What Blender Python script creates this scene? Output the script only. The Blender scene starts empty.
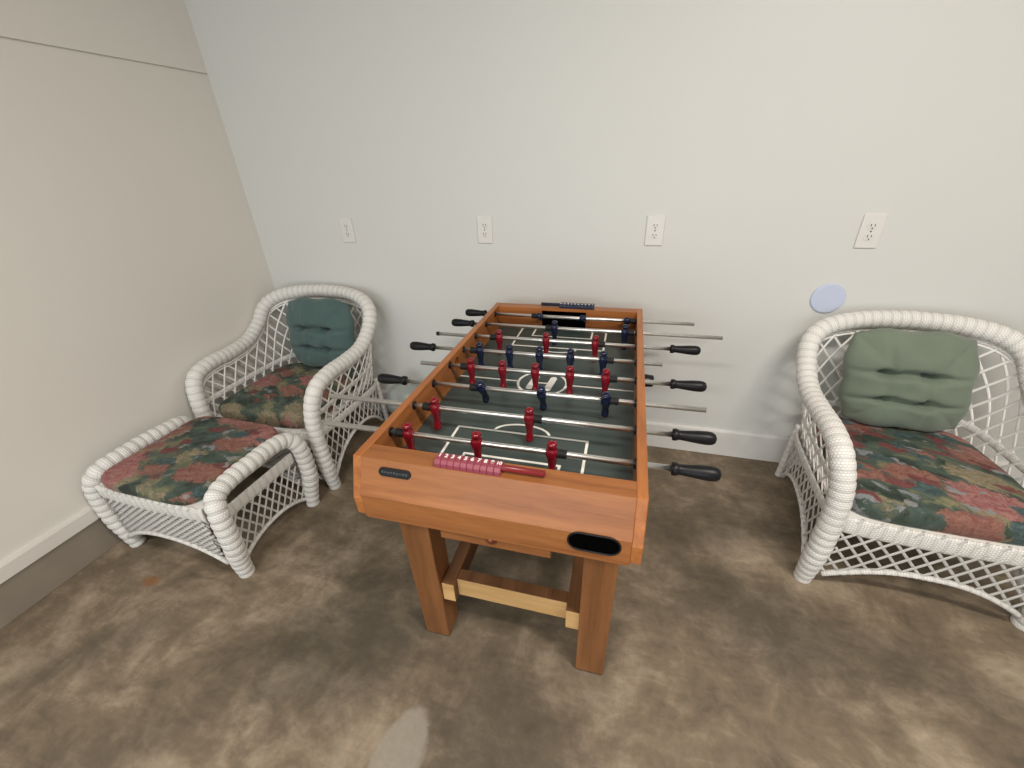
import bpy, bmesh, math, random
from mathutils import Vector, Matrix
import mathutils
random.seed(7)
PI=math.pi
scene=bpy.context.scene
col=scene.collection

# ------------------------------------------------------------------ materials
class NT:
    def __init__(s,name):
        s.m=bpy.data.materials.new(name); s.m.use_nodes=True
        s.t=s.m.node_tree; s.b=s.t.nodes['Principled BSDF']
    def n(s,typ,**kw):
        nd=s.t.nodes.new(typ)
        for k,v in kw.items(): setattr(nd,k,v)
        return nd
    def l(s,a,b): s.t.links.new(a,b)
    def val(s,nd,i,v):
        if isinstance(v,bpy.types.NodeSocket): s.l(v,nd.inputs[i])
        else: nd.inputs[i].default_value=v
    def math(s,op,a,b=0.0,c=None,clamp=False):
        nd=s.n('ShaderNodeMath',operation=op); nd.use_clamp=clamp
        s.val(nd,0,a); s.val(nd,1,b)
        if c is not None: s.val(nd,2,c)
        return nd.outputs[0]
    def mix(s,f,a,b,mode='MIX'):
        nd=s.n('ShaderNodeMix',data_type='RGBA',blend_type=mode)
        s.val(nd,0,f)
        for i,v in ((6,a),(7,b)):
            if isinstance(v,bpy.types.NodeSocket): s.l(v,nd.inputs[i])
            else: nd.inputs[i].default_value=(*v[:3],1)
        return nd.outputs[2]
    def noise(s,vec,scale,detail=4,rough=.5,dist=0.0,out=0):
        nd=s.n('ShaderNodeTexNoise'); s.l(vec,nd.inputs['Vector'])
        nd.inputs['Scale'].default_value=scale; nd.inputs['Detail'].default_value=detail
        nd.inputs['Roughness'].default_value=rough; nd.inputs['Distortion'].default_value=dist
        return nd.outputs[out]
    def ramp(s,f,stops,interp='LINEAR'):
        nd=s.n('ShaderNodeValToRGB'); r=nd.color_ramp; r.interpolation=interp
        while len(r.elements)<len(stops): r.elements.new(.5)
        for e,(p,c) in zip(r.elements,stops): e.position=p; e.color=(*c[:3],1) if len(c)>=3 else (c[0],)*3+(1,)
        s.l(f,nd.inputs[0]); return nd.outputs[0]
    def coord(s,which='Object'): return s.n('ShaderNodeTexCoord').outputs[which]
    def mapping(s,vec,scale=(1,1,1),loc=(0,0,0),rot=(0,0,0)):
        nd=s.n('ShaderNodeMapping'); s.l(vec,nd.inputs[0]); nd.inputs['Location'].default_value=loc
        nd.inputs['Rotation'].default_value=rot; nd.inputs['Scale'].default_value=scale; return nd.outputs[0]
    def bump(s,h,strength=.3,dist=.002):
        nd=s.n('ShaderNodeBump'); nd.inputs['Strength'].default_value=strength; nd.inputs['Distance'].default_value=dist
        s.l(h,nd.inputs['Height']); s.l(nd.outputs[0],s.b.inputs['Normal'])
    def set(s,**kw):
        for k,v in kw.items():
            i=s.b.inputs[k.replace('_',' ')]
            if isinstance(v,bpy.types.NodeSocket): s.l(v,i)
            elif isinstance(v,tuple): i.default_value=(*v[:3],1)
            else: i.default_value=v
        return s
def srgb(r,g,b):
    f=lambda c:(c/255/12.92) if c/255<=.04045 else ((c/255+.055)/1.055)**2.4
    return (f(r),f(g),f(b))
def simple(name,c,rough=.5,var=.08,scale=30,**kw):
    t=NT(name); o=t.coord()
    n=t.noise(o,scale,3)
    c2=tuple(max(0,x*(1-var*2)) for x in c); c3=tuple(min(1,x*(1+var)) for x in c)
    t.set(Base_Color=t.mix(n,c2,c3),Roughness=rough,**kw)
    return t.m
def wood(name,light,dark,axis='X',rough=.35,scale=1.0,coat=.2):
    t=NT(name); o=t.coord()
    sc={'X':(1.2,14,14),'Y':(14,1.2,14),'Z':(14,14,1.2)}[axis]
    v=t.mapping(o,scale=tuple(x*scale for x in sc))
    n=t.noise(v,1.6,6,.6,.6)
    v2=t.mapping(o,scale=tuple(x*scale*6 for x in sc))
    n2=t.noise(v2,2.0,3,.6)
    f=t.math('ADD',t.math('MULTIPLY',n,.8),t.math('MULTIPLY',n2,.25))
    c=t.ramp(f,[(.32,dark),(.72,light)])
    t.set(Base_Color=c,Roughness=rough); t.b.inputs['Coat Weight'].default_value=coat*.3; t.b.inputs['Coat Roughness'].default_value=.25; t.b.inputs['Specular IOR Level'].default_value=.35
    t.bump(n2,.08,.0005)
    return t.m
M={}
M['black']=simple('black_plastic',(.006,.006,.008),.42,.1,**{'Specular_IOR_Level':.3})
M['rubber']=simple('black_rubber',(.012,.012,.013),.6,.1)
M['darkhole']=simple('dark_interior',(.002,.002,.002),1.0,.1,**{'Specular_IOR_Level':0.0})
M['red']=simple('red_gloss_plastic',(.20,.006,.014),.16,.05)
M['blue']=simple('navy_gloss_plastic',(.008,.014,.045),.16,.05)
M['bead_red']=simple('score_bead_red',(.30,.06,.09),.35,.05)
M['slide_red']=simple('score_rod_red',(.21,.015,.02),.3,.05)
M['bead_blue']=simple('score_bead_blue',(.016,.024,.055),.35,.05)
M['white_print']=simple('white_print',(.95,.94,.88),.5,.02)
M['grey_print']=simple('grey_print',(.05,.055,.06),.5,.02)
M['field_print_dim']=simple('dim_print',(.16,.16,.15),.5,.02)
M['outlet']=simple('outlet_plastic',(.74,.73,.70),.35,.01)
M['slot']=simple('outlet_slot',(.10,.09,.08),.6,.05)
M['disc']=simple('pale_blue_plastic',(.56,.62,.78),.4,.01)
M['brass']=simple('copper_bolt',(.25,.08,.04),.3,.05,Metallic=.6)
M['foot']=simple('grey_foot_pad',(.03,.035,.04),.6,.05)
LW,DW=srgb(188,120,66),srgb(138,80,38)
M['wood_x']=wood('honey_wood_across',LW,DW,'X')
M['wood_y']=wood('honey_wood_along',LW,DW,'Y')
M['wood_z']=wood('honey_wood_upright',srgb(150,100,60),srgb(108,68,38),'Z')
M['toned']=wood('brown_wood',srgb(132,92,60),srgb(92,62,40),'Y',.5,1,0)
M['wood_shaded']=wood('honey_wood_shaded',srgb(172,112,64),srgb(124,74,38),'X')  # honey wood copy darkened, the front end's weaker light put into its colour
M['pine_x']=wood('raw_pine_across',srgb(222,184,128),srgb(186,142,88),'X',.6,1,0)
M['pine_y']=wood('raw_pine_along',srgb(206,160,106),srgb(160,114,68),'Y',.6,1,0)
def rod_mat():
    t=NT('chromed_steel_rod'); o=t.coord(); n=t.noise(o,60,4)
    t.set(Base_Color=t.mix(n,(.66,.65,.63),(.93,.92,.90)),Roughness=.34,Metallic=1.0); return t.m
M['steel']=rod_mat()
def field_mat():
    t=NT('green_playfield'); o=t.coord(); n=t.noise(o,5,4)
    t.set(Base_Color=t.mix(n,srgb(54,66,64),srgb(72,84,80)),Roughness=.42); return t.m
M['field']=field_mat()
def wall_mat(name,c1,c2):
    t=NT(name); o=t.coord(); n=t.noise(o,1.3,3); g=t.noise(o,180,2)
    t.set(Base_Color=t.mix(n,c1,c2),Roughness=.5); t.bump(g,.06,.001); return t.m
M['wall']=wall_mat('white_wall_paint',(.665,.675,.65),(.69,.70,.675))
M['wall_warm']=wall_mat('cream_wall_paint',(.755,.725,.67),(.785,.755,.70))
M['trim']=simple('white_trim_paint',(.76,.75,.72),.35,.01)
M['ceiling']=simple('ceiling_boards',(.34,.32,.30),.8,.01)
def concrete():
    t=NT('stained_concrete'); o=t.coord()
    a=t.noise(o,2.4,8,.68,.6); b=t.noise(t.mapping(o,scale=(1,1,1),loc=(5,2,0)),6.5,8,.66,.5)
    c=t.noise(t.mapping(o,rot=(0,0,.5),scale=(1,3,1)),9,6,.65,.8)
    fine=t.noise(o,55,5,.7)
    f=t.math('ADD',t.math('MULTIPLY',a,.5),t.math('MULTIPLY',b,.42)); f=t.math('ADD',f,t.math('MULTIPLY',c,.18)); 
    col_=t.ramp(f,[(.36,srgb(80,72,58)),(.46,srgb(108,95,77)),(.55,srgb(134,118,97)),(.68,srgb(180,163,140))])
    sep=t.n('ShaderNodeSeparateXYZ'); t.l(o,sep.inputs[0]); X,Y=sep.outputs[0],sep.outputs[1]
    wob=t.math('MULTIPLY',t.math('SUBTRACT',t.noise(o,8,8,.75,.8),.5),1.5)
    def spot(x,y,rx,ry,ang=0,w=1.0,soft=.6):
        dx=t.math('SUBTRACT',X,x); dy=t.math('SUBTRACT',Y,y); ca,sa=math.cos(ang),math.sin(ang)
        u=t.math('DIVIDE',t.math('ADD',t.math('MULTIPLY',dx,ca),t.math('MULTIPLY',dy,sa)),rx)
        v=t.math('DIVIDE',t.math('SUBTRACT',t.math('MULTIPLY',dy,ca),t.math('MULTIPLY',dx,sa)),ry)
        d=t.math('SQRT',t.math('ADD',t.math('MULTIPLY',u,u),t.math('MULTIPLY',v,v)))
        d=t.math('ADD',d,t.math('MULTIPLY',wob,w))
        mr=t.n('ShaderNodeMapRange',interpolation_type='SMOOTHSTEP'); t.l(d,mr.inputs[0])
        mr.inputs[1].default_value=1-soft; mr.inputs[2].default_value=1+soft; mr.inputs[3].default_value=1; mr.inputs[4].default_value=0
        return mr.outputs[0]
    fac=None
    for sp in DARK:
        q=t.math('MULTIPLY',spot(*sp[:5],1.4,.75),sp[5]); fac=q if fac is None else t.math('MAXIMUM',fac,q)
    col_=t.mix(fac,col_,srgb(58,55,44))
    col_=t.mix(t.math('MULTIPLY',spot(-.485,.385,.066,.115,-.1,.45,.12),.85),col_,srgb(164,156,142))
    col_=t.mix(t.math('MULTIPLY',spot(-1.70,.62,.035,.02,0,.4,.5),.7),col_,srgb(150,96,50))
    col_=t.mix(t.math('MULTIPLY',fine,.7),col_,t.mix(.5,col_,(.04,.035,.028)))
    t.set(Base_Color=col_,Roughness=t.math('ADD',.48,t.math('MULTIPLY',b,.25)))
    t.bump(t.math('ADD',b,t.math('MULTIPLY',fine,.3)),.12,.003)
    return t.m
# x, y, rx, ry, angle, strength : slab stains, and photographer's and table's shadow painted in as dark spots
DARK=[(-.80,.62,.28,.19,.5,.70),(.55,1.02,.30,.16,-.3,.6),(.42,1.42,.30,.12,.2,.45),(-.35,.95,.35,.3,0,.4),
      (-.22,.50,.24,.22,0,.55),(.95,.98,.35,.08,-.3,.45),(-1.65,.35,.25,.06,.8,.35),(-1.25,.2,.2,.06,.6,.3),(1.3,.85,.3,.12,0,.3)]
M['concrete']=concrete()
M['curb']=simple('grey_curb_concrete',srgb(146,136,122),.7,.12,9)
M['trim_warm']=simple('cream_trim_paint',(.74,.71,.66),.4,.01)
def wicker(name,c,pu=.0075,pv=.0125,groove=.32):
    t=NT(name); uv=t.coord('UV'); s=t.n('ShaderNodeSeparateXYZ'); t.l(uv,s.inputs[0]); U,V=s.outputs[0],s.outputs[1]
    row=t.math('FLOOR',t.math('DIVIDE',U,pu))
    ribs=t.math('ABSOLUTE',t.math('SINE',t.math('MULTIPLY',U,PI/pu)))
    cell=t.math('ABSOLUTE',t.math('SINE',t.math('ADD',t.math('MULTIPLY',V,PI/pv),t.math('MULTIPLY',row,PI/2))))
    h=t.math('MULTIPLY',t.math('POWER',ribs,.6),t.math('ADD',t.math('MULTIPLY',cell,.7),.3))
    n=t.noise(t.coord(),14,3)
    cc=t.mix(n,tuple(x*.95 for x in c),c)
    gap=t.math('POWER',t.math('SUBTRACT',1.0,h,clamp=True),2.0)
    cc=t.mix(t.math('MULTIPLY',gap,.6),cc,tuple(x*.42 for x in c))
    wrap=t.math('MULTIPLY',t.math('SUBTRACT',1.0,t.math('SINE',t.math('MULTIPLY',U,2*PI/.032))),.5)
    cc=t.mix(t.math('MULTIPLY',t.math('POWER',wrap,4.0),groove),cc,tuple(x*.45 for x in c))
    t.set(Base_Color=cc,Roughness=.55); t.bump(h,.6,.0025); return t.m
WC=(.90,.885,.845)
M['wicker']=wicker('white_painted_wicker',WC)
M['wicker_wrapped']=wicker('white_painted_wrapped_wicker',WC,groove=.5)
M['cane']=simple('white_painted_cane',WC,.5,.03,20)
def fabric(name,c):
    t=NT(name); o=t.coord(); n=t.noise(o,9,4); g=t.noise(o,500,2)
    t.set(Base_Color=t.mix(n,tuple(x*.85 for x in c),tuple(x*1.12 for x in c)),Roughness=.9); t.b.inputs['Sheen Weight'].default_value=.2
    t.bump(g,.15,.0008); return t.m
M['teal']=fabric('dark_teal_fabric',srgb(74,98,96))
M['sage']=fabric('sage_green_fabric',srgb(112,124,108))
def floral(name,seed,ang=.5,flip=1):
    t=NT(name); o0=t.coord(); o=t.mapping(o0,loc=(seed,seed*.7,0),rot=(0,0,ang))
    # brush-stroke warping
    wn=t.n('ShaderNodeTexNoise'); t.l(o,wn.inputs[0]); wn.inputs['Scale'].default_value=22; wn.inputs['Detail'].default_value=4
    vm=t.n('ShaderNodeVectorMath',operation='MULTIPLY_ADD'); t.l(wn.outputs[1],vm.inputs[0]); vm.inputs[1].default_value=(.13,.06,0); t.l(o,vm.inputs[2])
    w=vm.outputs[0]; st=t.mapping(w,scale=(1,1.7,.3))
    fine=t.noise(t.mapping(w,scale=(18,60,10)),1.6,5,.7)
    base=t.ramp(t.noise(st,9,4,.6),[(.36,srgb(38,52,46)),(.46,srgb(66,84,68)),(.53,srgb(74,96,88)),(.60,srgb(112,116,82)),(.70,srgb(150,146,104))],'LINEAR')
    def blot(scale,off,th,colA,colB,prev,wd=.03):
        v=t.n('ShaderNodeTexVoronoi'); t.l(t.mapping(st,loc=off),v.inputs[0]); v.inputs['Scale'].default_value=scale; v.inputs['Randomness'].default_value=1
        d=t.math('ADD',v.outputs['Distance'],t.math('MULTIPLY',t.math('SUBTRACT',fine,.5),.5))
        s=t.n('ShaderNodeSeparateColor'); t.l(v.outputs['Color'],s.inputs[0])
        sel=t.math('GREATER_THAN',s.outputs[0],.30)
        mr=t.n('ShaderNodeMapRange'); t.l(d,mr.inputs[0]); mr.inputs[1].default_value=th-wd; mr.inputs[2].default_value=th+wd; mr.inputs[3].default_value=1; mr.inputs[4].default_value=0
        m=t.math('MULTIPLY',mr.outputs[0],sel,clamp=True)
        petal=t.mix(t.ramp(t.noise(w,70,4,.7),[(.38,(0,)),(.62,(1,))]),colA,colB)
        return t.mix(m,prev,petal)
    c=blot(4.6,(3,1,0),.40,srgb(168,146,112),srgb(118,116,84),base)
    c=blot(4.8,(0,0,0),.44,srgb(134,66,50),srgb(160,106,86),c)
    c=blot(3.9,(7,4,0),.40,srgb(146,66,66),srgb(184,122,110),c)
    c=blot(7.0,(1,9,0),.26,srgb(104,36,42),srgb(138,58,54),c)
    c=blot(8.0,(5,5,0),.30,srgb(50,72,76),srgb(84,112,110),c)
    c=blot(11.0,(2,6,0),.23,srgb(126,136,146),srgb(158,154,146),c,.02)
    c=t.mix(t.math('MULTIPLY',fine,.7),c,t.mix(.5,c,(.02,.02,.015)))
    hs=t.n('ShaderNodeHueSaturation'); hs.inputs['Saturation'].default_value=.84; hs.inputs['Value'].default_value=.92; t.l(c,hs.inputs['Color'])
    t.set(Base_Color=hs.outputs[0],Roughness=.85); t.bump(fine,.15,.001); return t.m
M['floral1']=floral('floral_print_fabric',2.3,.5)
M['floral2']=floral('floral_print_fabric_stool',5.1,-.3)
M['floral3']=floral('floral_print_fabric_streaky',8.4,.35)
def bagmat():
    t=NT('frosted_clear_plastic'); t.set(Base_Color=(.40,.44,.41),Roughness=.25,Alpha=.62)
    t.bump(t.noise(t.coord(),40,4,.6,1.0),.5,.004); return t.m
M['bag']=bagmat()

# ------------------------------------------------------------------ mesh helpers
class MB:
    def __init__(s): s.v=[];s.f=[];s.uv=[]      # uv per face-corner (or None)
    def add(s,vs,fs,uvs=None):
        o=len(s.v); s.v+= [tuple(p) for p in vs]
        for i,f in enumerate(fs):
            s.f.append(tuple(k+o for k in f)); s.uv.append(uvs[i] if uvs else None)
    def box(s,a,b):
        x0,y0,z0=a;x1,y1,z1=b
        v=[(x0,y0,z0),(x1,y0,z0),(x1,y1,z0),(x0,y1,z0),(x0,y0,z1),(x1,y0,z1),(x1,y1,z1),(x0,y1,z1)]
        s.add(v,[(0,3,2,1),(4,5,6,7),(0,1,5,4),(1,2,6,5),(2,3,7,6),(3,0,4,7)]); return s
    def prism(s,prof,x0,x1,axis='X'):
        n=len(prof)
        mk=(lambda x,p:(x,p[0],p[1])) if axis=='X' else ((lambda x,p:(p[0],x,p[1])) if axis=='Y' else (lambda x,p:(p[0],p[1],x)))
        v=[mk(x0,p) for p in prof]+[mk(x1,p) for p in prof]
        s.add(v,[tuple(range(n))[::-1],tuple(range(n,2*n))]+[(i,(i+1)%n,(i+1)%n+n,i+n) for i in range(n)]); return s
    def tube(s,pts,rad,sides=12,cap=True,flat=None,up=Vector((0,0,1)),closed=False):
        pts=[Vector(p) for p in pts]; n=len(pts); L=[0]
        for i in range(1,n): L.append(L[-1]+(pts[i]-pts[i-1]).length)
        T=[]
        for i in range(n):
            a=pts[max(i-1,0)];b=pts[min(i+1,n-1)]
            if closed: a=pts[(i-1)%n]; b=pts[(i+1)%n]
            T.append((b-a).normalized())
        nrm=up.cross(T[0]); 
        if nrm.length<.05: nrm=Vector((1,0,0)).cross(T[0])
        nrm.normalize(); V=[]
        for i in range(n):
            nrm=(nrm-T[i]*nrm.dot(T[i])).normalized(); bi=T[i].cross(nrm)
            r=rad(L[i],i) if callable(rad) else rad
            ra,rb=(r if isinstance(r,tuple) else (r,r))
            for k in range(sides):
                an=2*PI*k/sides; V.append(pts[i]+nrm*(ra*math.cos(an))+bi*(rb*math.sin(an)))
        F=[];U=[]
        for i in range(n if closed else n-1):
            j=(i+1)%n
            l2=L[j] if j else L[-1]+(pts[0]-pts[-1]).length
            for k in range(sides):
                k2=(k+1)%sides; F.append((i*sides+k,i*sides+k2,j*sides+k2,j*sides+k))
                U.append([(L[i],k*.25/sides),(L[i],(k+1)*.25/sides),(l2,(k+1)*.25/sides),(l2,k*.25/sides)])
        if cap and not closed:
            F.append(tuple(range(sides))[::-1]);U.append(None); F.append(tuple((n-1)*sides+k for k in range(sides)));U.append(None)
        s.add(V,F,U); return s
    def lathe(s,prof,origin,axis,sides=20):
        # prof: list of (distance along axis, radius)
        ax=Vector(axis).normalized(); e=Vector((0,0,1)) if abs(ax.z)<.9 else Vector((1,0,0))
        a=ax.cross(e).normalized(); b=ax.cross(a); V=[];F=[]
        for d,r in prof:
            for k in range(sides):
                an=2*PI*k/sides; V.append(Vector(origin)+ax*d+a*(r*math.cos(an))+b*(r*math.sin(an)))
        for i in range(len(prof)-1):
            for k in range(sides):
                k2=(k+1)%sides; F.append((i*sides+k,i*sides+k2,(i+1)*sides+k2,(i+1)*sides+k))
        F.append(tuple(range(sides))[::-1]); F.append(tuple((len(prof)-1)*sides+k for k in range(sides)))
        s.add(V,F); return s
    def build(s,name,mat,parent=None,smooth=False,bevel=0,seg=2,label=None):
        me=bpy.data.meshes.new(name); me.from_pydata(s.v,[],s.f); 
        if any(u for u in s.uv):
            ul=me.uv_layers.new(name='UVMap'); k=0
            for f,u in zip(s.f,s.uv):
                for j in range(len(f)):
                    if u: ul.data[k].uv=u[j]
                    k+=1
        me.update()
        bm=bmesh.new(); bm.from_mesh(me); bmesh.ops.recalc_face_normals(bm,faces=bm.faces)
        bm.to_mesh(me); bm.free()
        o=bpy.data.objects.new(name,me); col.objects.link(o); me.materials.append(M[mat] if isinstance(mat,str) else mat)
        if smooth:
            for p in me.polygons: p.use_smooth=True
        if bevel:
            b=o.modifiers.new('bevel','BEVEL'); b.width=bevel; b.segments=seg; b.limit_method='ANGLE'; b.angle_limit=math.radians(40)
        if parent: o.parent=parent
        if label: o['label']=label
        return o
def box(name,a,b,mat,parent=None,bevel=0,label=None): return MB().box(a,b).build(name,mat,parent,bevel=bevel,label=label)
def struct(o): o['kind']='structure'; return o
def empty(name,loc,rz,label,cat,group=None):
    o=bpy.data.objects.new(name,None); col.objects.link(o); o.location=loc; o.rotation_euler=(0,0,rz); o.empty_display_size=.1
    o['label']=label; o['category']=cat
    if group: o['group']=group
    return o
def tag(o,label,cat,group=None):
    o['label']=label;o['category']=cat
    if group: o['group']=group
    return o
def cut(o,cutter):
    """apply a boolean difference and throw the cutter away"""
    m=o.modifiers.new('b','BOOLEAN'); m.object=cutter; m.operation='DIFFERENCE'; m.solver='EXACT'
    bpy.context.view_layer.update()
    dg=bpy.context.evaluated_depsgraph_get(); me=bpy.data.meshes.new_from_object(o.evaluated_get(dg))
    o.modifiers.clear(); o.data=me; bpy.data.objects.remove(cutter,do_unlink=True)
def cr(K,n=6):
    K=[Vector(k) for k in K]; out=[]
    for i in range(len(K)-1):
        p0=K[max(i-1,0)];p1=K[i];p2=K[i+1];p3=K[min(i+2,len(K)-1)]
        for j in range(n):
            t=j/n; out.append(.5*((2*p1)+(p2-p0)*t+(2*p0-5*p1+4*p2-p3)*t*t+(-p0+3*p1-3*p2+p3)*t**3))
    out.append(K[-1]); return out
def resample(pts,step):
    L=[0]
    for a,b in zip(pts,pts[1:]): L.append(L[-1]+(b-a).length)
    n=max(2,int(L[-1]/step)); out=[];k=0
    for i in range(n+1):
        d=L[-1]*i/n
        while k<len(pts)-2 and L[k+1]<d: k+=1
        out.append(pts[k].lerp(pts[k+1],(d-L[k])/max(1e-9,L[k+1]-L[k])))
    return out
class Curve:
    def __init__(s,pts):
        s.p=[Vector(p) for p in pts]; s.L=[0]
        for a,b in zip(s.p,s.p[1:]): s.L.append(s.L[-1]+(b-a).length)
        s.len=s.L[-1]
    def at(s,t):
        d=min(max(t,0),1)*s.len; lo,hi=0,len(s.L)-1
        while hi-lo>1:
            m=(lo+hi)//2
            if s.L[m]<=d: lo=m
            else: hi=m
        return s.p[lo].lerp(s.p[hi],(d-s.L[lo])/max(1e-9,s.L[hi]-s.L[lo]))

# ------------------------------------------------------------------ room
XL,YB,XR,YF,ZC=-2.04,1.957,2.9,-3.3,2.75
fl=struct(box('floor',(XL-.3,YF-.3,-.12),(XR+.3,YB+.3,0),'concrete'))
struct(box('ceiling',(XL-.3,YF-.3,ZC),(XR+.3,YB+.3,ZC+.12),'ceiling'))
struct(box('wall_back',(XL-.15,YB,0),(XR+.15,YB+.14,ZC),'wall'))
wl=MB(); zg=1.806
wl.box((XL-.14,YF,.158),(XL,YB,zg-.0035)); wl.box((XL-.14,YF,zg+.0035),(XL,YB,ZC)); wl.box((XL-.14,YF,zg-.0035),(XL-.008,YB,zg+.0035))
struct(wl.build('wall_left','wall_warm'))
struct(box('wall_right',(XR,YF,0),(XR+.14,YB,ZC),'wall'))
# rear wall with the wide door opening the daylight comes through
wr=MB(); DX0,DX1,DZ=-1.9,.75,2.15
wr.box((XL-.14,YF-.14,0),(DX0,YF,ZC)); wr.box((DX1,YF-.14,0),(XR+.14,YF,ZC)); wr.box((DX0,YF-.14,DZ),(DX1,YF,ZC))
struct(wr.build('wall_front','wall'))
# back baseboard with a slim cap
def board(name,prof,a,b,axis):
    m=MB().prism(prof,a,b,axis); return struct(m.build(name,'trim_warm' if 'left' in name else 'trim',bevel=.0015))
board('baseboard_back',[(YB,0.0),(YB-.014,0.0),(YB-.014,.140),(YB-.009,.152),(YB,.152)],XL+.016,XR,'X')
board('baseboard_left',[(XL,.158),(XL+.016,.158),(XL+.016,.212),(XL+.010,.226),(XL,.226)],YF,YB,'Y')
struct(box('trim_1',(XL-.14,YF,0),(XL+.006,YB,.158),'curb',bevel=.003))

# ------------------------------------------------------------------ outlets, wall cover
def outlet(x,z,label):
    t=empty('power_outlet',(x,YB,z),0,label,'outlet','duplex outlets along the back wall')
    w,h,d=.037,.0615,.007
    p=MB().box((-w,-d,-h),(w,0,h)).build('cover_plate','outlet',t,bevel=.0035,seg=3)
    for s in (1,-1):
        zz=s*.0195
        prof=[]
        for k in range(24):
            an=2*PI*k/24; prof.append((.0165*math.cos(an),zz+max(-.0125,min(.0125,.0165*math.sin(an)))))
        rc=MB().prism(prof,-.0088,-.004,'Y').build('receptacle','outlet',t,bevel=.0006)
        for sx,hh in ((-.0062,.0045),(.0062,.0038)):
            MB().box((sx-.0014,-.0094,zz+.003-hh),(sx+.0014,-.0085,zz+.003+hh)).build('slot','slot',rc)
        MB().lathe([(0,.0026),(.0008,.0026)],(0,-.0086,zz-.0075),(0,-1,0),12).build('slot','slot',rc)
    MB().lathe([(0,.003),(.0012,.0026)],(0,-.007,0),(0,-1,0),12).build('screw','slot',t)
    return t
outlet(-1.451,1.106,'white duplex outlet above the corner armchair, leftmost of the outlet row')
outlet(-.695,1.110,'white duplex outlet on the back wall, just left of the foosball table end')
outlet(.070,1.109,'white duplex outlet on the back wall, just right of the foosball table end')
outlet(.845,1.109,'white duplex outlet on the back wall above the round pale blue cover')
dm=MB().lathe([(0,.062),(.004,.062),(.0075,.059),(.008,.054),(.008,.001)],(.780,YB,.846),(0,-1,0),48)
tag(dm.build('round_wall_cover','disc',smooth=False,bevel=.0008),'round pale blue cover plate on the back wall beside the right armchair','wall cover')

# ------------------------------------------------------------------ clear plastic ball-like bag by the wall
def bag():
    prof=[(.0,.045),(.02,.062),(.06,.078),(.10,.095),(.15,.112),(.20,.120),(.24,.116),(.275,.092),(.295,.050),(.31,.030),(.33,.042)]
    V=[];F=[];n=48
    prof=cr([(z,r,0) for z,r in prof],4)
    for p in prof:
        for k in range(n):
            a=2*PI*k/n; r=p.y*(1+.10*mathutils.noise.noise(Vector((math.cos(a)*2,math.sin(a)*2,p.x*14)))+.03*math.sin(a*9+p.x*30))
            V.append((r*math.cos(a),r*math.sin(a)*.8,p.x))
    for i in range(len(prof)-1):
        for k in range(n): F.append((i*n+k,i*n+(k+1)%n,(i+1)*n+(k+1)%n,(i+1)*n+k))
    F.append(tuple(range(n))[::-1])
    m=MB(); m.add(V,F); o=m.build('plastic_bag','bag',None,smooth=True); o.location=(-1.19,1.82,.0)
    tag(o,'crumpled clear plastic bag on the floor against the back wall baseboard','bag')
bag()

# ------------------------------------------------------------------ foosball table
TL,TW,TT=1.19,.669,.80
TAB=empty('foosball_table',(.0731,.6546,0),.01644,'wooden foosball table with red and navy players and a dark green field','table')
th=.023
side_prof=[(0,TT),(-.036,.70),(-.034,.648),(TL+.034,.648),(TL+.031,.70),(TL,TT)]
def side(x0,x1,hole):
    o=MB().prism(side_prof,x0,x1,'X').build('side_panel','wood_y',TAB,bevel=.002)
    return o
sl=side(-TW,-TW+th,True); sr=side(-th,0,True)
def ell_prism(cy,cz,ry,rz,x0,x1,n=24):
    return MB().prism([(cy+ry*math.cos(2*PI*k/n),cz+rz*math.sin(2*PI*k/n)) for k in range(n)],x0,x1,'X')
end_x0,end_x1=-TW+th,-th
def pill(cx,cz,hw,hh,y0,y1,n=12):
    pr=[]
    for k in range(n+1): an=-PI/2+PI*k/n; pr.append((cx+hw-hh+hh*math.cos(an),cz+hh*math.sin(an)))
    for k in range(n+1): an=PI/2+PI*k/n; pr.append((cx-hw+hh+hh*math.cos(an),cz+hh*math.sin(an)))
    return MB().prism(pr,y0,y1,'Y')
fp=MB().prism([(.05,TT-.002),(0,TT-.002),(-.036,.712),(-.036,.642),(-.004,.642),(.018,.70),(.05,.70)],end_x0,end_x1,'X').build('end_panel','wood_shaded',TAB,bevel=.0015)
fp.modifiers.clear()
ctt=pill(-.098,.690,.054,.025,-.08,.09).build('tmp','black',TAB); cut(fp,ctt)
bp=MB().prism([(TL-.05,TT-.002),(TL,TT-.002),(TL+.036,.712),(TL+.036,.642),(TL-.05,.642)],end_x0,end_x1,'X').build('end_panel','wood_x',TAB)
# goal mouth in the rear panel
ctt=MB().box((-.440,TL-.09,.690),(-.240,TL-.012,.786)).build('tmp','black',TAB); cut(bp,ctt)
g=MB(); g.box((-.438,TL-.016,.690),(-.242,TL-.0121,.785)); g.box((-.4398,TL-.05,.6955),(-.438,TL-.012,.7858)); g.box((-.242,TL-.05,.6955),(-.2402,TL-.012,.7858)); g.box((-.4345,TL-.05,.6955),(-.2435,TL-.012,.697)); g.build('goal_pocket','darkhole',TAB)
# black plug filling the front slot, standing in for its unlit inside
pill(-.098,.690,.0538,.0248,-.0352,-.012).build('ball_return_dark_fill','darkhole',TAB)
# rim of slot
rim=[]
rp=MB()
path=[]
for k in range(17): an=-PI/2+PI*k/16; path.append((-.098+.029+.025*math.cos(an),-.037,.690+.025*math.sin(an)))
for k in range(17): an=PI/2+PI*k/16; path.append((-.098-.029+.025*math.cos(an),-.037,.690+.025*math.sin(an)))
rp.tube(path,.0022,6,closed=True).build('ball_return_rim','black',TAB,smooth=True)
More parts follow.
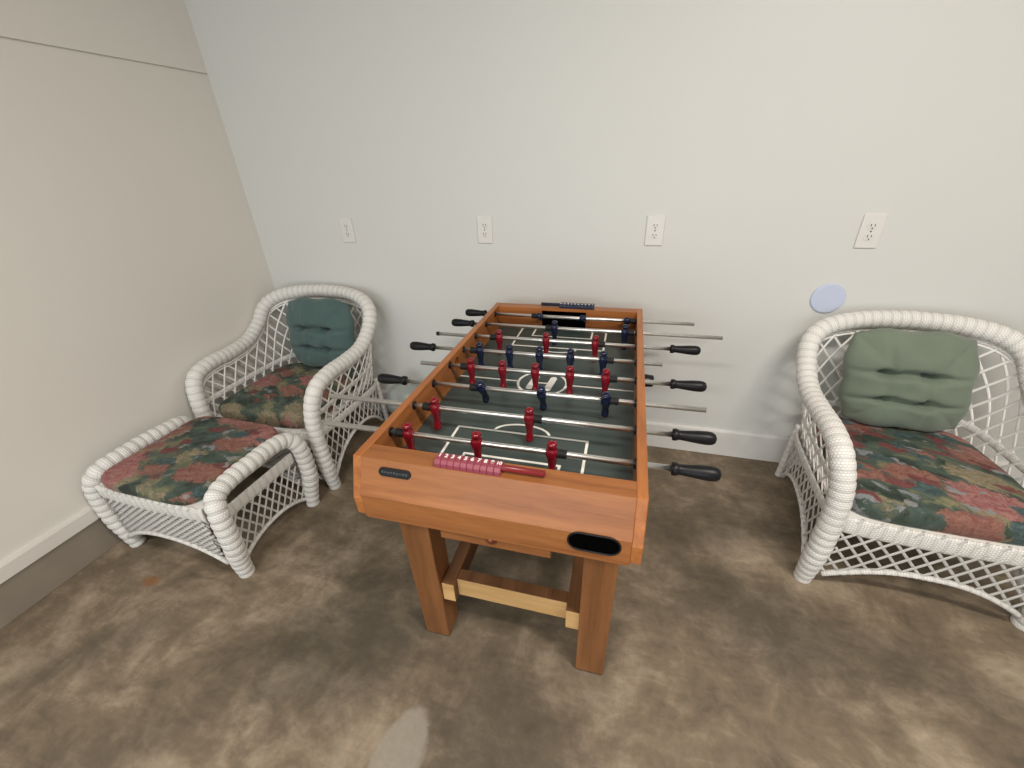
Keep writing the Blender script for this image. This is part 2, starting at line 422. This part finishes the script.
# name plate on sloping face
npn=pill(0,0,.041,.0105,-.003,.001).build('name_plate','black',TAB,bevel=.0008); npn.location=(-.5575,-.0105,.7735); npn.rotation_euler=(math.radians(-22),0,0)
sq=MB()
for i in range(9):
    x=-.030+i*.0075; sq.box((x-.0026,-.0034,-.0022+.0008*math.sin(i*2.3)),(x+.0024,-.0029,.0022+.0008*math.cos(i*1.7)))
sq.build('plate_lettering','grey_print',npn)
# playfield
box('playfield',(-TW+th,.03,.685),(-th,TL-.05,.695),'field',TAB)
def strip(m,pts,w,z=.6957,closed=False):
    pts=[Vector((p[0],p[1],0)) for p in pts]; n=len(pts); Vv=[];F=[]
    for i in range(n):
        a=pts[(i-1)%n] if (closed or i>0) else pts[i]; b_=pts[(i+1)%n] if (closed or i<n-1) else pts[i]
        ta=(pts[i]-a).normalized() if (pts[i]-a).length>1e-6 else (b_-pts[i]).normalized()
        tb=(b_-pts[i]).normalized() if (b_-pts[i]).length>1e-6 else ta
        t=(ta+tb).normalized(); nn=Vector((-t.y,t.x,0)); k=1/max(.5,nn.dot(Vector((-ta.y,ta.x,0))))
        for sg in (1,-1):
            p=pts[i]+nn*(sg*w/2*k)
            Vv+= [(p.x,p.y,z-.0006),(p.x,p.y,z)]
    m_=n if closed else n-1
    for i in range(m_):
        a=i*4;b_=((i+1)%n)*4
        F+=[(a+1,a+3,b_+3,b_+1),(a,b_,b_+2,a+2),(a,a+1,b_+1,b_),(a+2,b_+2,b_+3,a+3)]
    if not closed: F+=[(0,2,3,1),(m_*4,m_*4+1,m_*4+3,m_*4+2)]
    m.add(Vv,F)
CX,CY=-.337,.6225
FMS=[]; w=.0075
def nf(): FMS.append(MB()); return FMS[-1]
for s in (1,-1):
    yy=lambda v:(CY+s*(v-CY))
    strip(nf(),[(-.531,yy(.052)),(-.531,yy(.307)),(-.146,yy(.307)),(-.146,yy(.052))],w)
    strip(nf(),[(-.468,yy(.052)),(-.468,yy(.187)),(-.206,yy(.187)),(-.206,yy(.052))],w)
    strip(nf(),[(CX+.082*math.cos(a),yy(.307+.045*math.sin(a))) for a in [PI*k/24 for k in range(25)]],w)
strip(nf(),[(CX+.086*math.cos(2*PI*k/64),CY+.086*math.sin(2*PI*k/64)) for k in range(64)],.009,closed=True)
strip(nf(),[(end_x0,CY),(CX-.086,CY)],w); strip(nf(),[(CX+.086,CY),(end_x1,CY)],w)
for q in FMS: q.build('field_marking','white_print',TAB,label='white painted field line')
# emblem bars in the centre circle
em=MB()
def bar(cx,cy,hl,hw):
    pr=[]
    for k in range(9): an=PI*k/8; pr.append((hw*math.cos(an),hl-hw+hw*math.sin(an)))
    for k in range(9): an=PI+PI*k/8; pr.append((hw*math.cos(an),-(hl-hw)+hw*math.sin(an)))
    ca,sa=math.cos(-.12),math.sin(-.12)
    return [(cx+x*ca-y*sa,cy+x*sa+y*ca) for x,y in pr]
em.prism(bar(CX-.034,CY,.052,.012),.695,.6962,'Z'); em.prism(bar(CX+.030,CY,.052,.012),.695,.6962,'Z')
em.box((CX-.03,CY-.0035,.695),(CX+.03,CY+.0035,.6960))
em.build('centre_emblem','white_print',TAB)
for cx in (-.585,-.09):
    dl=MB()
    for i in range(12): dl.box((cx-.03+i*.005,CY+.010,.695),(cx-.03+i*.005+.0032,CY+.0145,.6955))
    dl.build('small_field_text','field_print_dim',TAB)
# legs
for (b0,b1,t0,t1) in ((-.626,-.545,-.642,-.550),(-.126,-.043,-.121,-.034)):
    for y0 in (.068,TL-.068-.081):
        lg=MB(); y1=y0+.081
        lg.prism([(b0,.006),(b1,.006),(t1,.66),(t0,.66)],y0,y1,'Y')
        o=lg.build('leg','wood_z',TAB,bevel=.003)
        MB().box((b0+.003,y0+.003,0),(b1-.003,y1-.003,.007)).build('foot_pad','foot',o)
# stretchers
def stretcher(a,b,pine,label):
    o=MB().box(a,b).build('stretcher','toned',TAB,bevel=.002,label=label)
    o.data.materials.append(M[pine])
    for p in o.data.polygons:
        if abs(p.normal.y)>.9: p.material_index=1        # front and rear faces in raw pine, the rest brown
    return o
for ya,yb in ((.078,TL-.078),):
    stretcher((-.545,ya,.19),(-.505,yb,.268),'pine_x','brown lengthwise stretcher with raw pine ends')
    stretcher((-.163,ya,.19),(-.124,yb,.268),'pine_x','brown lengthwise stretcher with raw pine ends')
stretcher((-.505,.103,.191),(-.163,.141,.266),'pine_x','cross stretcher with a raw pine front face')
stretcher((-.505,TL-.141,.191),(-.163,TL-.103,.266),'pine_x','cross stretcher with a raw pine front face')
box('apron_board',(-.470,-.004,.577),(-.194,.016,.70),'wood_shaded',TAB,.002)
MB().lathe([(0,.015),(.004,.015),(.008,.012),(.013,.005)],(-.337,-.004,.608),(0,-1,0),20).build('bolt','brass',TAB,smooth=True)
box('cabinet_bottom',(-TW+th,.02,.645),(-th,TL-.02,.652),'wood_y',TAB)
# serve hole and cup
def ovalring(x0,x1): return ell_prism(.603,.762,.017,.022,x0,x1)
ct=ell_prism(.603,.758,.017,.022,-TW-.05,-TW+.06).build('tmp','black',TAB)
cut(sl,ct)
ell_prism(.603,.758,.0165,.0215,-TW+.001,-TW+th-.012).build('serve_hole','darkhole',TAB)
MB().lathe([(0,.020),(.004,.021),(.030,.019),(.033,.014)],(.0,.600,.752),(1,0,0),20).build('serve_cup','black',TAB,smooth=True)

# rods, handles, players
def player_mesh(name):
    secs=[(-.072,.0085,.0075,.004),(-.070,.0092,.011,.003),(-.058,.0092,.010,.001),(-.050,.0072,.0065,0),(-.032,.0088,.0075,0),(-.016,.0110,.0095,0),
          (-.006,.0128,.0115,0),(.004,.0132,.0115,0),(.011,.0115,.0095,0),(.0155,.0066,.0066,0),(.019,.0086,.009,0),(.0245,.0108,.0112,0),(.030,.0092,.0095,0),(.0335,.0045,.0045,0),(.0345,.0008,.0008,0)]
    V=[];F=[];n=16
    for z,rx,ry,oy in secs:
        for k in range(n):
            a=2*PI*k/n; c_,s_=math.cos(a),math.sin(a)
            sq=lambda q:math.copysign(abs(q)**.8,q)
            V.append((rx*sq(c_),ry*sq(s_)-oy,z))
    for i in range(len(secs)-1):
        for k in range(n): F.append((i*n+k,i*n+(k+1)%n,(i+1)*n+(k+1)%n,(i+1)*n+k))
    V=[(x*1.18,y*1.2,z*.97) for x,y,z in V]
    F+= [tuple(range(n))[::-1],tuple((len(secs)-1)*n+k for k in range(n))]
    m=MB(); m.add(V,F); return m
proto={}
def player(kind,rod,x,rot=0):
    if kind not in proto:
        o=player_mesh('player').build('player',kind,rod,smooth=True); proto[kind]=o
        o['label']=('red' if kind=='red' else 'navy blue')+' plastic player figure'
    else:
        o=proto[kind].copy(); col.objects.link(o); o.parent=rod
    o.location=(x,0,0); o.rotation_euler=(rot,0,0); return o
def handle(rod,x,dr):
    prof=[(0,.0085),(.001,.0145),(.007,.0155),(.012,.0145),(.015,.0125),(.020,.0122),(.035,.0135),(.060,.0160),(.080,.0170),(.092,.0158),(.099,.0115),(.102,.004)]
    MB().lathe(prof,(x,0,0),(dr,0,0),24).build('handle','black',rod,smooth=True)
def bumper(rod,x0,x1):
    prof=[];n=5;L=abs(x1-x0)
    for i in range(n):
        a=L*i/n; prof+=[(a,.0095),(a+L*.02,.0118),(a+L/n*.7,.0118),(a+L/n*.8,.0095)]
    prof.append((L,.009)); MB().lathe(prof,(x0,0,0),(1 if x1>x0 else -1,0,0),16).build('rubber_bumper','rubber',rod)
rods=[ # left end, right end, handle side, team, player xs
 (-.69,.203,'L','blue',[-.437,-.2475,-.0625],-.687),
 (-.70,.287,'L','blue',[-.348,-.067],-.701),
 (-.811,.10,'R','red',[-.546,-.358,-.171],.093),
 (-.765,.060,'L','blue',[-.581,-.467,-.356,-.246,-.133],-.763),
 (-.754,.08,'R','red',[-.567,-.455,-.343,-.229,-.116],.077),
 (-.745,.160,'L','blue',[-.484,-.295,-.107],-.742),
 (-.931,.07,'R','red',[-.579,-.302],.064),
 (-.849,.06,'R','red',[-.594,-.406,-.216],.053)]
ZR=.78
for i,(a,b_,hs,team,xs,hx) in enumerate(rods):
    y=1.0795-.1355*i
    rod=MB().tube([(a,0,0),(b_,0,0)],.0074,14).build('rod','steel',TAB,smooth=False)
    for p in rod.data.polygons: p.use_smooth=len(p.vertices)==4
    rod.location=(0,y,ZR)
    handle(rod,hx,-1 if hs=='L' else 1)
    if i==2: MB().lathe([(0,.0065),(.001,.0085),(.012,.0085),(.014,.006)],(a-.004,0,0),(1,0,0),14).build('end_cap','rubber',rod)
    for j,x in enumerate(xs):
        rot=0
        if i==5: rot=(.55,.45,.45)[j]
        elif i==0: rot=1.15
        player(team,rod,x,rot)
    bumper(rod,xs[0]-.013,xs[0]-.038); bumper(rod,xs[-1]+.013,xs[-1]+.036)
    for xx,dr in ((-TW+th,1),(-th,-1)):
        MB().lathe([(-.002,.0125),(.003,.0125),(.005,.0085)],(xx,y,ZR),(dr,0,0),18).build('rod_bushing','black',TAB)
# scorers
def text_mesh(txt,size):
    cu=bpy.data.curves.new('t','FONT'); cu.body=txt; cu.size=size; cu.align_x='CENTER'; cu.align_y='CENTER'; cu.extrude=.0003; cu.offset=.0004
    o=bpy.data.objects.new('t',cu); col.objects.link(o); bpy.context.view_layer.update()
    me=bpy.data.meshes.new_from_object(o.evaluated_get(bpy.context.evaluated_depsgraph_get())); bpy.data.objects.remove(o,do_unlink=True); return me
def scorer(x0,y0,mb,ms,flip,rodx,z0):
    sc=MB().tube([(rodx[0],y0,z0+.012),(rodx[1],y0,z0+.012)],.0075,12).build('score_rod',ms,TAB,smooth=True)
    for k in range(10):
        cx=x0+.0155*(k+.5)
        bo=MB().prism([(y0-.018,z0),(y0+.017,z0),(y0+.017,z0+.015),(y0+.012,z0+.020),(y0-.012,z0+.019),(y0-.018,z0+.012)],cx-.0075,cx+.0075,'X').build('score_bead',mb,sc,bevel=.0014)
        n=k+1 if not flip else 10-k
        me=text_mesh(str(n),.0155 if n<10 else .013); me.materials.append(M['white_print'])
        d=bpy.data.objects.new('digit',me); col.objects.link(d); d.parent=bo; d.location=(cx,y0+(.004 if not flip else -.004),z0+.0199)
        if flip: d.rotation_euler=(0,0,PI)
scorer(-.4615,.020,'bead_red','slide_red',False,(-.458,-.212),TT-.003)
scorer(-.3620,TL-.025,'bead_blue','bead_blue',True,(-.447,-.208),TT-.003)

# ------------------------------------------------------------------ wicker furniture
def lattice(m,surf,s0,s1,H,spacing,slope,w,t,inset=0):
    """diagonal strips over a surface point=surf(s,h); H(s) = height of the sheet at s"""
    hmax=max(H(s0+(s1-s0)*k/40) for k in range(41))
    for dr in (1,-1):
        ext=hmax*slope; a=s0-(ext if dr>0 else 0); n=int((s1-s0+ext)/spacing)+2
        off=(a//spacing)*spacing
        for i in range(n+1):
            sb=off+i*spacing+spacing*.25; pts=[];run=[]
            N=int(hmax/.02)+2
            for k in range(N+1):
                h=hmax*k/N; s=sb+dr*h*slope
                ok=(s0<=s<=s1) and h<=H(s)+.012
                if ok: run.append((s,min(h,H(s))))
                else:
                    if len(run)>1: pts.append(run)
                    run=[]
            if len(run)>1: pts.append(run)
            for run in pts:
                P=[];Nn=[]
                for s,h in run:
                    p=surf(s,h); ds=surf(min(s+.004,s1),h)-surf(max(s-.004,s0),h); dh=surf(s,h+.004)-surf(s,max(h-.004,0))
                    nn=ds.cross(dh); nn.normalize(); P.append(p+nn*(dr*t*.6)); Nn.append(nn)
                V=[];F=[]; c8=[(1,0),(.6,1),(-.6,1),(-1,0),(-.6,-1),(.6,-1)]
                for q in range(len(P)):
                    T=(P[min(q+1,len(P)-1)]-P[max(q-1,0)]).normalized(); B=T.cross(Nn[q]).normalized()
                    for a_,b_ in c8: V.append(P[q]+B*(a_*w/2)+Nn[q]*(b_*t/2))
                for q in range(len(P)-1):
                    for e in range(6): F.append((q*6+e,q*6+(e+1)%6,(q+1)*6+(e+1)%6,(q+1)*6+e))
                F+=[tuple(range(6))[::-1],tuple((len(P)-1)*6+e for e in range(6))]
                m.add(V,F)
def band(m,surf,s0,s1,h0f,h1f,t,step=.012,rows=6):
    """solid braided band on a surface, with rounded section"""
    n=max(2,int(abs(s1-s0)/step)); V=[];F=[];U=[]
    sec=[]
    for k in range(rows+1): a=k/rows; sec.append((a, t*(math.sin(PI*a)**.5 if 0<a<1 else 0)))
    for k in range(rows-1,0,-1): a=k/rows; sec.append((a,-t*(math.sin(PI*a)**.5)))
    ns=len(sec)
    for i in range(n+1):
        s=s0+(s1-s0)*i/n; a0,a1=h0f(s),h1f(s)
        p0=surf(s,a0);p1=surf(s,a1); ds=surf(min(s+.004,max(s0,s1)),a0)-surf(max(s-.004,min(s0,s1)),a0)
        nn=ds.cross(p1-p0); nn.normalize(); rip=1+.22*math.sin(i*PI*.66)
        for a,off in sec: V.append(p0.lerp(p1,a)+nn*(off*rip))
    for i in range(n):
        for k in range(ns):
            k2=(k+1)%ns; F.append((i*ns+k,i*ns+k2,(i+1)*ns+k2,(i+1)*ns+k))
            u0=abs(s1-s0)*i/n;u1=abs(s1-s0)*(i+1)/n; U.append([(u0,k*.009),(u0,(k+1)*.009),(u1,(k+1)*.009),(u1,k*.009)])
    F+=[tuple(range(ns))[::-1],tuple(n*ns+k for k in range(ns))];U+=[None,None]
    m.add(V,F,U)
def ringtube(pts,r,period=.034,amp=.05,squash=1.0,step=.005,sides=20,taper=0,taper_to=.72):
    P=resample(pts,step); Ltot=sum((b-a).length for a,b in zip(P,P[1:]))
    def rad(L,i):
        q_=.5-.5*math.sin(2*PI*L/.032); a=1+amp*(.35-q_**3*1.3)
        if taper: 
            q=min(L,(Ltot-L) if taper==2 else L); a*=taper_to+(1-taper_to)*min(1,q/.13)
        return (r*a,r*a*squash)
    m=MB(); m.tube(P,rad,sides); return m

KR=[[.3120,-.022,.0],[.3130,-.036,.10],[0.3106,-0.0422,0.2201],[0.3147,-0.0362,0.4115],[0.3321,0.0041,0.529],[0.337,0.1011,0.5648],[0.3394,0.2401,0.5661],[0.3451,0.3685,0.5821],[0.3447,0.4684,0.6407],[0.3329,0.5333,0.7173],[0.272,0.5816,0.7649],[0.1533,0.6175,0.7871],[0.0,0.6312,0.7939]]
def mir(pts): return [Vector(p) for p in pts]+[Vector((-p[0],p[1],p[2])) for p in list(pts)[::-1][1:]]
def armchair(loc,rz,label):
    T=empty('wicker_armchair',loc,rz,label,'armchair','white wicker armchairs against the back wall')
    half=cr(KR,8)                       # right side, foot -> centre of back
    zs=.30
    foot=[p for i,p in enumerate(half) if p.z<=zs and i<24]; k0=len(foot)-1
    rimhalf=half[k0:]
    # front legs share the coils of the rim above them
    for s in (1,-1):
        pts=[Vector((s*p.x,p.y,p.z)) for p in foot]
        ringtube(pts,.0345,.034,.08,taper=1,taper_to=.8).build('leg','wicker',T,smooth=True)
    rim=[Vector((-p.x,p.y,p.z)) for p in rimhalf]+[Vector(p) for p in rimhalf[::-1][1:]]
    ringtube(rim,.0345,.038,.045,step=.004).build('rolled_rim','wicker',T,smooth=True)
    # base U at seat level (front right -> back centre)
    BH=[(.302,-.015),(.297,.10),(.290,.22),(.282,.34),(.274,.44),(.262,.515),(.235,.560),(.18,.583),(.10,.592),(0,.594)]
    base=cr([(x,y,0) for x,y in BH],6); B=Curve(base)
    S=B.len
    top=Curve([p for p in half if p.z>.44 or p.y>.2])
    def tz(s): return abs(s)/S
    zseat=lambda s:.335-.05*min(1,abs(S-abs(s)) and (1-abs(s)/S))   # placeholder, s measured from the back centre
    def sheet(s,h):
        # s in [-S,S], 0 = centre of back
        t=1-abs(s)/S; b_=B.at(t).copy(); b_.z=.29; tp=top.at(t); H=(tp-b_).length
        p=b_.lerp(tp,min(h/H,1.05) if H>0 else 0)
        # slight outward belly
        if s<0: p=Vector((-p.x,p.y,p.z))
        return p
    def Hs(s):
        t=1-abs(s)/S; b_=B.at(t).copy(); b_.z=.29; return (top.at(t)-b_).length-.02
    m=MB(); lattice(m,sheet,-S,S,Hs,.060,.62,.0100,.0045); m.build('lattice_shell','cane',T,smooth=True)
    # cord just inside the rim
    m=MB(); m.tube([sheet(-S+2*S*k/120,Hs(-S+2*S*k/120)-.022) for k in range(121)],.0055,8)
    m.tube([sheet(-S+2*S*k/120,Hs(-S+2*S*k/120)-.034) for k in range(121)],.004,8); m.build('rim_cord','cane',T,smooth=True)
    # inner braid above the cushion and outer seat band
    m=MB(); band(m,sheet,-S,S,lambda s:.108,lambda s:.138,.005); m.build('braid_band','wicker',T,smooth=True)
    # skirts : surface goes down from z=.335
    FL=Curve([(.30,-.035,0),(.2,-.047,0),(0,-.052,0),(-.2,-.047,0),(-.30,-.035,0)])
    def front(s,h): p=FL.at(s/FL.len); return Vector((p.x,p.y,.335-h))
    def fdepth(s): x=2*s/FL.len-1; return .335-(.032+.118*(1-abs(x)**2.2))
    m=MB(); band(m,front,0.0,FL.len,lambda s:0,lambda s:.070,.006,rows=10); m.build('seat_front_band','wicker',T,smooth=True)
    m=MB(); lattice(m,front,0.02,FL.len-.02,fdepth,.052,.85,.0100,.0045)
    m.tube([front(.03+(FL.len-.06)*k/60,fdepth(.03+(FL.len-.06)*k/60)) for k in range(61)],lambda L,i:(.011+.0012*math.sin(L*330),.009),10)
    m.build('front_skirt','wicker',T,smooth=True)
    # side skirts
    Ssd=.545
    BC=Curve([p for p in base])
    for sg in (1,-1):
        def sd(s,h,sg=sg):
            p=BC.at(s/S); return Vector((sg*(p.x+.012),p.y,.325-.045*s/Ssd-h))
        def dep(s):
            x=2*s/Ssd-1; return (.325-.045*s/Ssd)-(.03+.135*(1-abs(x)**2.4))
        m=MB(); band(m,sd,0,Ssd+.02,lambda s:-.006,lambda s:.038,.006); m.build('side_band','wicker',T,smooth=True)
        m=MB(); lattice(m,sd,0.0,Ssd,dep,.050,.62,.0095,.0045)
        m.tube([sd(Ssd*k/50,dep(Ssd*k/50)) for k in range(51)],lambda L,i:(.010+.0012*math.sin(L*330),.008),10)
        m.build('side_skirt','wicker',T,smooth=True)
        # rear leg
        pts=[Vector((sg*(.272-.012*k/8),.572-.01*k/8,.30*k/8)) for k in range(9)]
        ringtube(pts,.0145,.022,.05,sides=12).build('leg','wicker',T,smooth=True)
    RL=Curve([(.262,.575,0),(.1,.60,0),(-.1,.60,0),(-.262,.575,0)])
    def rear(s,h): p=RL.at(s/RL.len); return Vector((p.x,p.y,.285-h))
    m=MB(); lattice(m,rear,0,RL.len,lambda s:.285-(.03+.11*(1-abs(2*s/RL.len-1)**2.2)),.044,.62,.0085,.0042); m.build('back_skirt','wicker',T,smooth=True)
    # woven seat deck
    pl=[(p.x*.985,p.y) for p in base]; pl=[(.29,-.04)]+pl; pl=pl+[(-x,y) for x,y in pl[::-1][1:]]
    MB().prism(pl,.312,.326,'Z').build('seat_deck','cane',T)
    return T
LP=(-1.6372,1.2740,0); LR=.0355; RP=(1.0231,1.2591,0); RR=-.0376
armchair(LP,LR,'white wicker armchair in the corner, behind the matching footstool')
armchair(RP,RR,'white wicker armchair at the right, with the sage green pillow')

def seat_cushion(name,outline,z0,z1,mat,loc,rz,label,group,dome=.02,front_drop=0):
    """outline: function ang->(x,y) boundary; puffed slab"""
    NA,NRg=96,14; V=[];F=[]
    H=z1-z0; cz=(z0+z1)/2
    prof=[]   # (scale, z) from bottom centre to top centre
    for k in range(6): prof.append((k/6*.93,z0))
    for k in range(1,9):
        a=-PI/2+PI*k/9; prof.append((.93+.07*math.cos(a)**.7 if math.cos(a)>0 else .93,cz+H/2*math.sin(a)))
    for k in range(NRg+1):
        q=.95*(1-k/NRg); prof.append((q,z1+dome*(1-(q/.95)**2.5)))
    prof[-1]=(0.0005,prof[-1][1]); prof[0]=(.0005,z0)
    for sc,z in prof:
        for k in range(NA):
            x,y=outline(2*PI*k/NA); wob=mathutils.noise.noise(Vector((x*sc*7,y*sc*7,z*3+z0*10)))*.006*(1 if z>cz else .3)
            V.append((x*sc,y*sc,z+wob))
    n=len(prof)
    for i in range(n-1):
        for k in range(NA): F.append((i*NA+k,i*NA+(k+1)%NA,(i+1)*NA+(k+1)%NA,(i+1)*NA+k))
    m=MB(); m.add(V,F); o=m.build(name,mat,None,smooth=True); o.location=loc; o.rotation_euler=(0,0,rz)
    tag(o,label,'cushion',group)
    return o
def rrect(hx,hy,cx,cy,p=7,taper=0):
    def f(a):
        c_,s_=math.cos(a),math.sin(a); r=1/((abs(c_)**p+abs(s_)**p)**(1/p)); y=hy*r*s_
        return (cx+hx*r*c_*(1-taper*(y/hy+1)/2),cy+y)
    return f
def place_off(base,rz,x,y): return (base[0]+x*math.cos(rz)-y*math.sin(rz),base[1]+x*math.sin(rz)+y*math.cos(rz))
def chair_cushion(base,rz,mat,label):
    x,y=place_off(base,rz,0,.235)
    return seat_cushion('seat_cushion',rrect(.282,.272,0,0,6,.10),.327,.400,mat,(x,y,0),rz,label,'floral seat cushions on the wicker armchairs',.018)
chair_cushion(LP,LR,'floral1','floral seat cushion on the corner wicker armchair, under the dark teal pillow')
chair_cushion(RP,RR,'floral3','floral seat cushion on the right wicker armchair, under the sage green pillow')

def pillow(base,rz,lx,ly,lz,w,h,roll,lean,mat,label,yaw=0,shear=0):
    N=56; V=[];F=[]
    tu=[(-.40,.20),(.30,.20),(-.40,-.38),(.30,-.38)]
    def shape(u,v,s):
        e=max(0,(1-abs(u)**2.6))**.5*max(0,(1-abs(v)**2.6))**.5
        th=.074*e
        if s>0:
            for a,b_ in tu: th-=.040*e*math.exp(-((u-a)**2/.014+(v-b_)**2/.006))
            for vy in (.20,-.38):
                yy=vy+.025*math.sin(u*4+vy*9); th-=.042*e*math.exp(-((v-yy)**2)/.0040)*(.35+.65*math.exp(-(u/.5)**4))
            for ux in (-.40,.30): th-=.007*e*math.exp(-((u-ux)**2)/.006)
            th+=.010*e*mathutils.noise.noise(Vector((u*3+w*40,v*3,1)))
        else: th*=.6
        # rounded corners, gently lobed sides
        k=(abs(u)**5+abs(v)**5)**(1/5) if (u or v) else 0; mx=max(abs(u),abs(v)); g=(mx/k if k>0 else 1)
        lob=1-.022*math.cos(v*9)*(abs(u)**3)-.022*math.cos(u*8)*(abs(v)**3)
        x=u*w/2*g*lob; z=v*h/2*g*lob
        return (x+shear*z,-s*th,z)
    for s in (1,-1):
        for j in range(N+1):
            for i in range(N+1): V.append(shape(-1+2*i/N,-1+2*j/N,s))
    W_=N+1; A=W_*W_
    for j in range(N):
        for i in range(N):
            F.append((j*W_+i,j*W_+i+1,(j+1)*W_+i+1,(j+1)*W_+i)); F.append((A+j*W_+i,A+(j+1)*W_+i,A+(j+1)*W_+i+1,A+j*W_+i+1))
    m=MB(); m.add(V,F); o=m.build('throw_pillow',mat,None,smooth=True)
    bm=bmesh.new(); bm.from_mesh(o.data); bmesh.ops.remove_doubles(bm,verts=bm.verts,dist=.0004); bmesh.ops.recalc_face_normals(bm,faces=bm.faces); bm.to_mesh(o.data); bm.free()
    for p in o.data.polygons: p.use_smooth=True
    x,y=place_off(base,rz,lx,ly)
    o.matrix_world=Matrix.Translation((x,y,lz))@Matrix.Rotation(rz+yaw,4,'Z')@Matrix.Rotation(-lean,4,'X')@Matrix.Rotation(-roll,4,'Y')
    tag(o,label,'pillow','tufted pillows on the wicker armchairs')
    for a,b_ in tu:
        p=shape(a,b_,1); bt=MB().lathe([(0,.007),(.002,.0075),(.004,.005)],(p[0],p[1]+.001,p[2]),(0,-1,0),12).build('tuft_button',mat,o,smooth=True)
    return o
pillow(RP,RR,-.010,.475,.604,.405,.385,.0,.13,'sage','tufted sage green pillow leaning in the right wicker armchair',0,-.13)
pillow(LP,LR,.052,.475,.600,.405,.385,.0,.13,'teal','tufted dark teal pillow leaning in the corner wicker armchair',0,.03)

# footstool
KO=[[.296,-.192,0.0],[0.303,-0.200,0.08],[0.3208,-0.206,0.1897],[0.3182,-0.2015,0.3248],[0.295,-0.17,0.3824],[0.2855,-0.0826,0.3959],[0.290,0.0,0.3978]]
OP=(-1.6505,.9424,0); OR=-.0049
def footstool():
    T=empty('wicker_footstool',OP,OR,'white wicker footstool beside the left wall, topped with a floral cushion','footstool')
    q=cr(KO,8); full=[Vector(p) for p in q]+[Vector((p.x,-p.y,p.z)) for p in q[::-1][1:]]
    zs=.17; i0=max(i for i,p in enumerate(q) if p.z<=zs)
    for sg in (1,-1):
        F2=[Vector((sg*p.x,p.y,p.z)) for p in full]; n=len(F2)
        ringtube(F2[:i0+1],.0345,.030,.09,taper=1,taper_to=.8).build('leg','wicker_wrapped',T,smooth=True)
        ringtube(F2[n-1-i0:][::-1],.0345,.030,.09,taper=1,taper_to=.8).build('leg','wicker_wrapped',T,smooth=True)
        ringtube(F2[i0:n-i0],.0335,.034,.08,step=.004).build('side_rail','wicker_wrapped',T,smooth=True)
        W=.37
        def sd(s,h,sg=sg): return Vector((sg*.282,-W/2+s,.305-h))
        dep=lambda s:.305-(.035+.06*(1-abs(2*s/W-1)**2.2))
        m=MB(); band(m,sd,0,W,lambda s:-.004,lambda s:.056,.006,rows=10); m.build('side_band','wicker',T,smooth=True)
        m=MB(); lattice(m,sd,0,W,dep,.040,.62,.0095,.0042)
        m.tube([sd(W*k/40,dep(W*k/40)) for k in range(41)],.0085,10); m.build('side_skirt','wicker',T,smooth=True)
    for sg in (1,-1):
        L=.53
        def fr(s,h,sg=sg): 
            b_=.010*math.sin(PI*s/L); return Vector((-L/2+s,sg*(.215+b_),.352-h))
        dep=lambda s:.352-(.075+.085*(1-abs(2*s/L-1)**2.2))
        m=MB(); band(m,fr,0,L,lambda s:-.004,lambda s:.064,.006,rows=10); m.build('end_band','wicker',T,smooth=True)
        m=MB(); lattice(m,fr,0,L,dep,.034,1.5,.0120,.0045)
        m.tube([fr(L*k/40,dep(L*k/40)) for k in range(41)],.010,10); m.build('end_skirt','wicker',T,smooth=True)
    MB().prism([(-.262,-.222),(.262,-.222),(.262,.222),(-.262,.222)],.335,.352,'Z').build('seat_deck','cane',T)
    seat_cushion('footstool_cushion',rrect(.240,.232,0,0,7),.354,.408,'floral2',OP,OR,'floral cushion filling the top of the wicker footstool',None,.014)
footstool()

# ------------------------------------------------------------------ lights
def area(name,loc,rot,sx,sy,power,colr):
    l=bpy.data.lights.new(name,'AREA'); l.shape='RECTANGLE'; l.size=sx; l.size_y=sy; l.energy=power; l.color=colr
    o=bpy.data.objects.new(name,l); col.objects.link(o); o.location=loc; o.rotation_euler=rot; return o
area('daylight',((DX0+DX1)/2,YF+.02,DZ/2),(math.radians(90),0,0),DX1-DX0,DZ,54,(.89,.96,1.0))
area('ceiling_lamp',(1.0,.0,ZC-.03),(0,0,0),1.0,.2,56,(1.0,.91,.82))
area('ceiling_lamp',(-.7,-.9,ZC-.03),(0,0,0),1.0,.2,34,(1.0,.96,.90))
w=bpy.data.worlds.new('World'); scene.world=w; w.use_nodes=True; bg=w.node_tree.nodes['Background']; bg.inputs[0].default_value=(.85,.92,1,1); bg.inputs[1].default_value=.5

# ------------------------------------------------------------------ camera
cam=bpy.data.cameras.new('Camera'); cam.sensor_width=36; cam.lens=414.7022970630478*36/1024; cam.clip_start=.02
co=bpy.data.objects.new('Camera',cam); col.objects.link(co)
r=Vector((0.961805656938503,0.27118447722681255,-0.037267379735030776)); u=Vector((-0.0979875387245473,0.4682123359144454,0.878166072421523)); f=Vector((-0.2555940541871034,0.8409733573715393,-0.4769019727946626))
mt=Matrix(((r.x,u.x,-f.x,0),(r.y,u.y,-f.y,0),(r.z,u.z,-f.z,1.4),(0,0,0,1))); co.matrix_world=mt
scene.camera=co
vs=scene.view_settings; vs.view_transform='Standard'; vs.look='None'; vs.gamma=1; vs.use_curve_mapping=False; vs.exposure=0.0
scene.display_settings.display_device='sRGB'
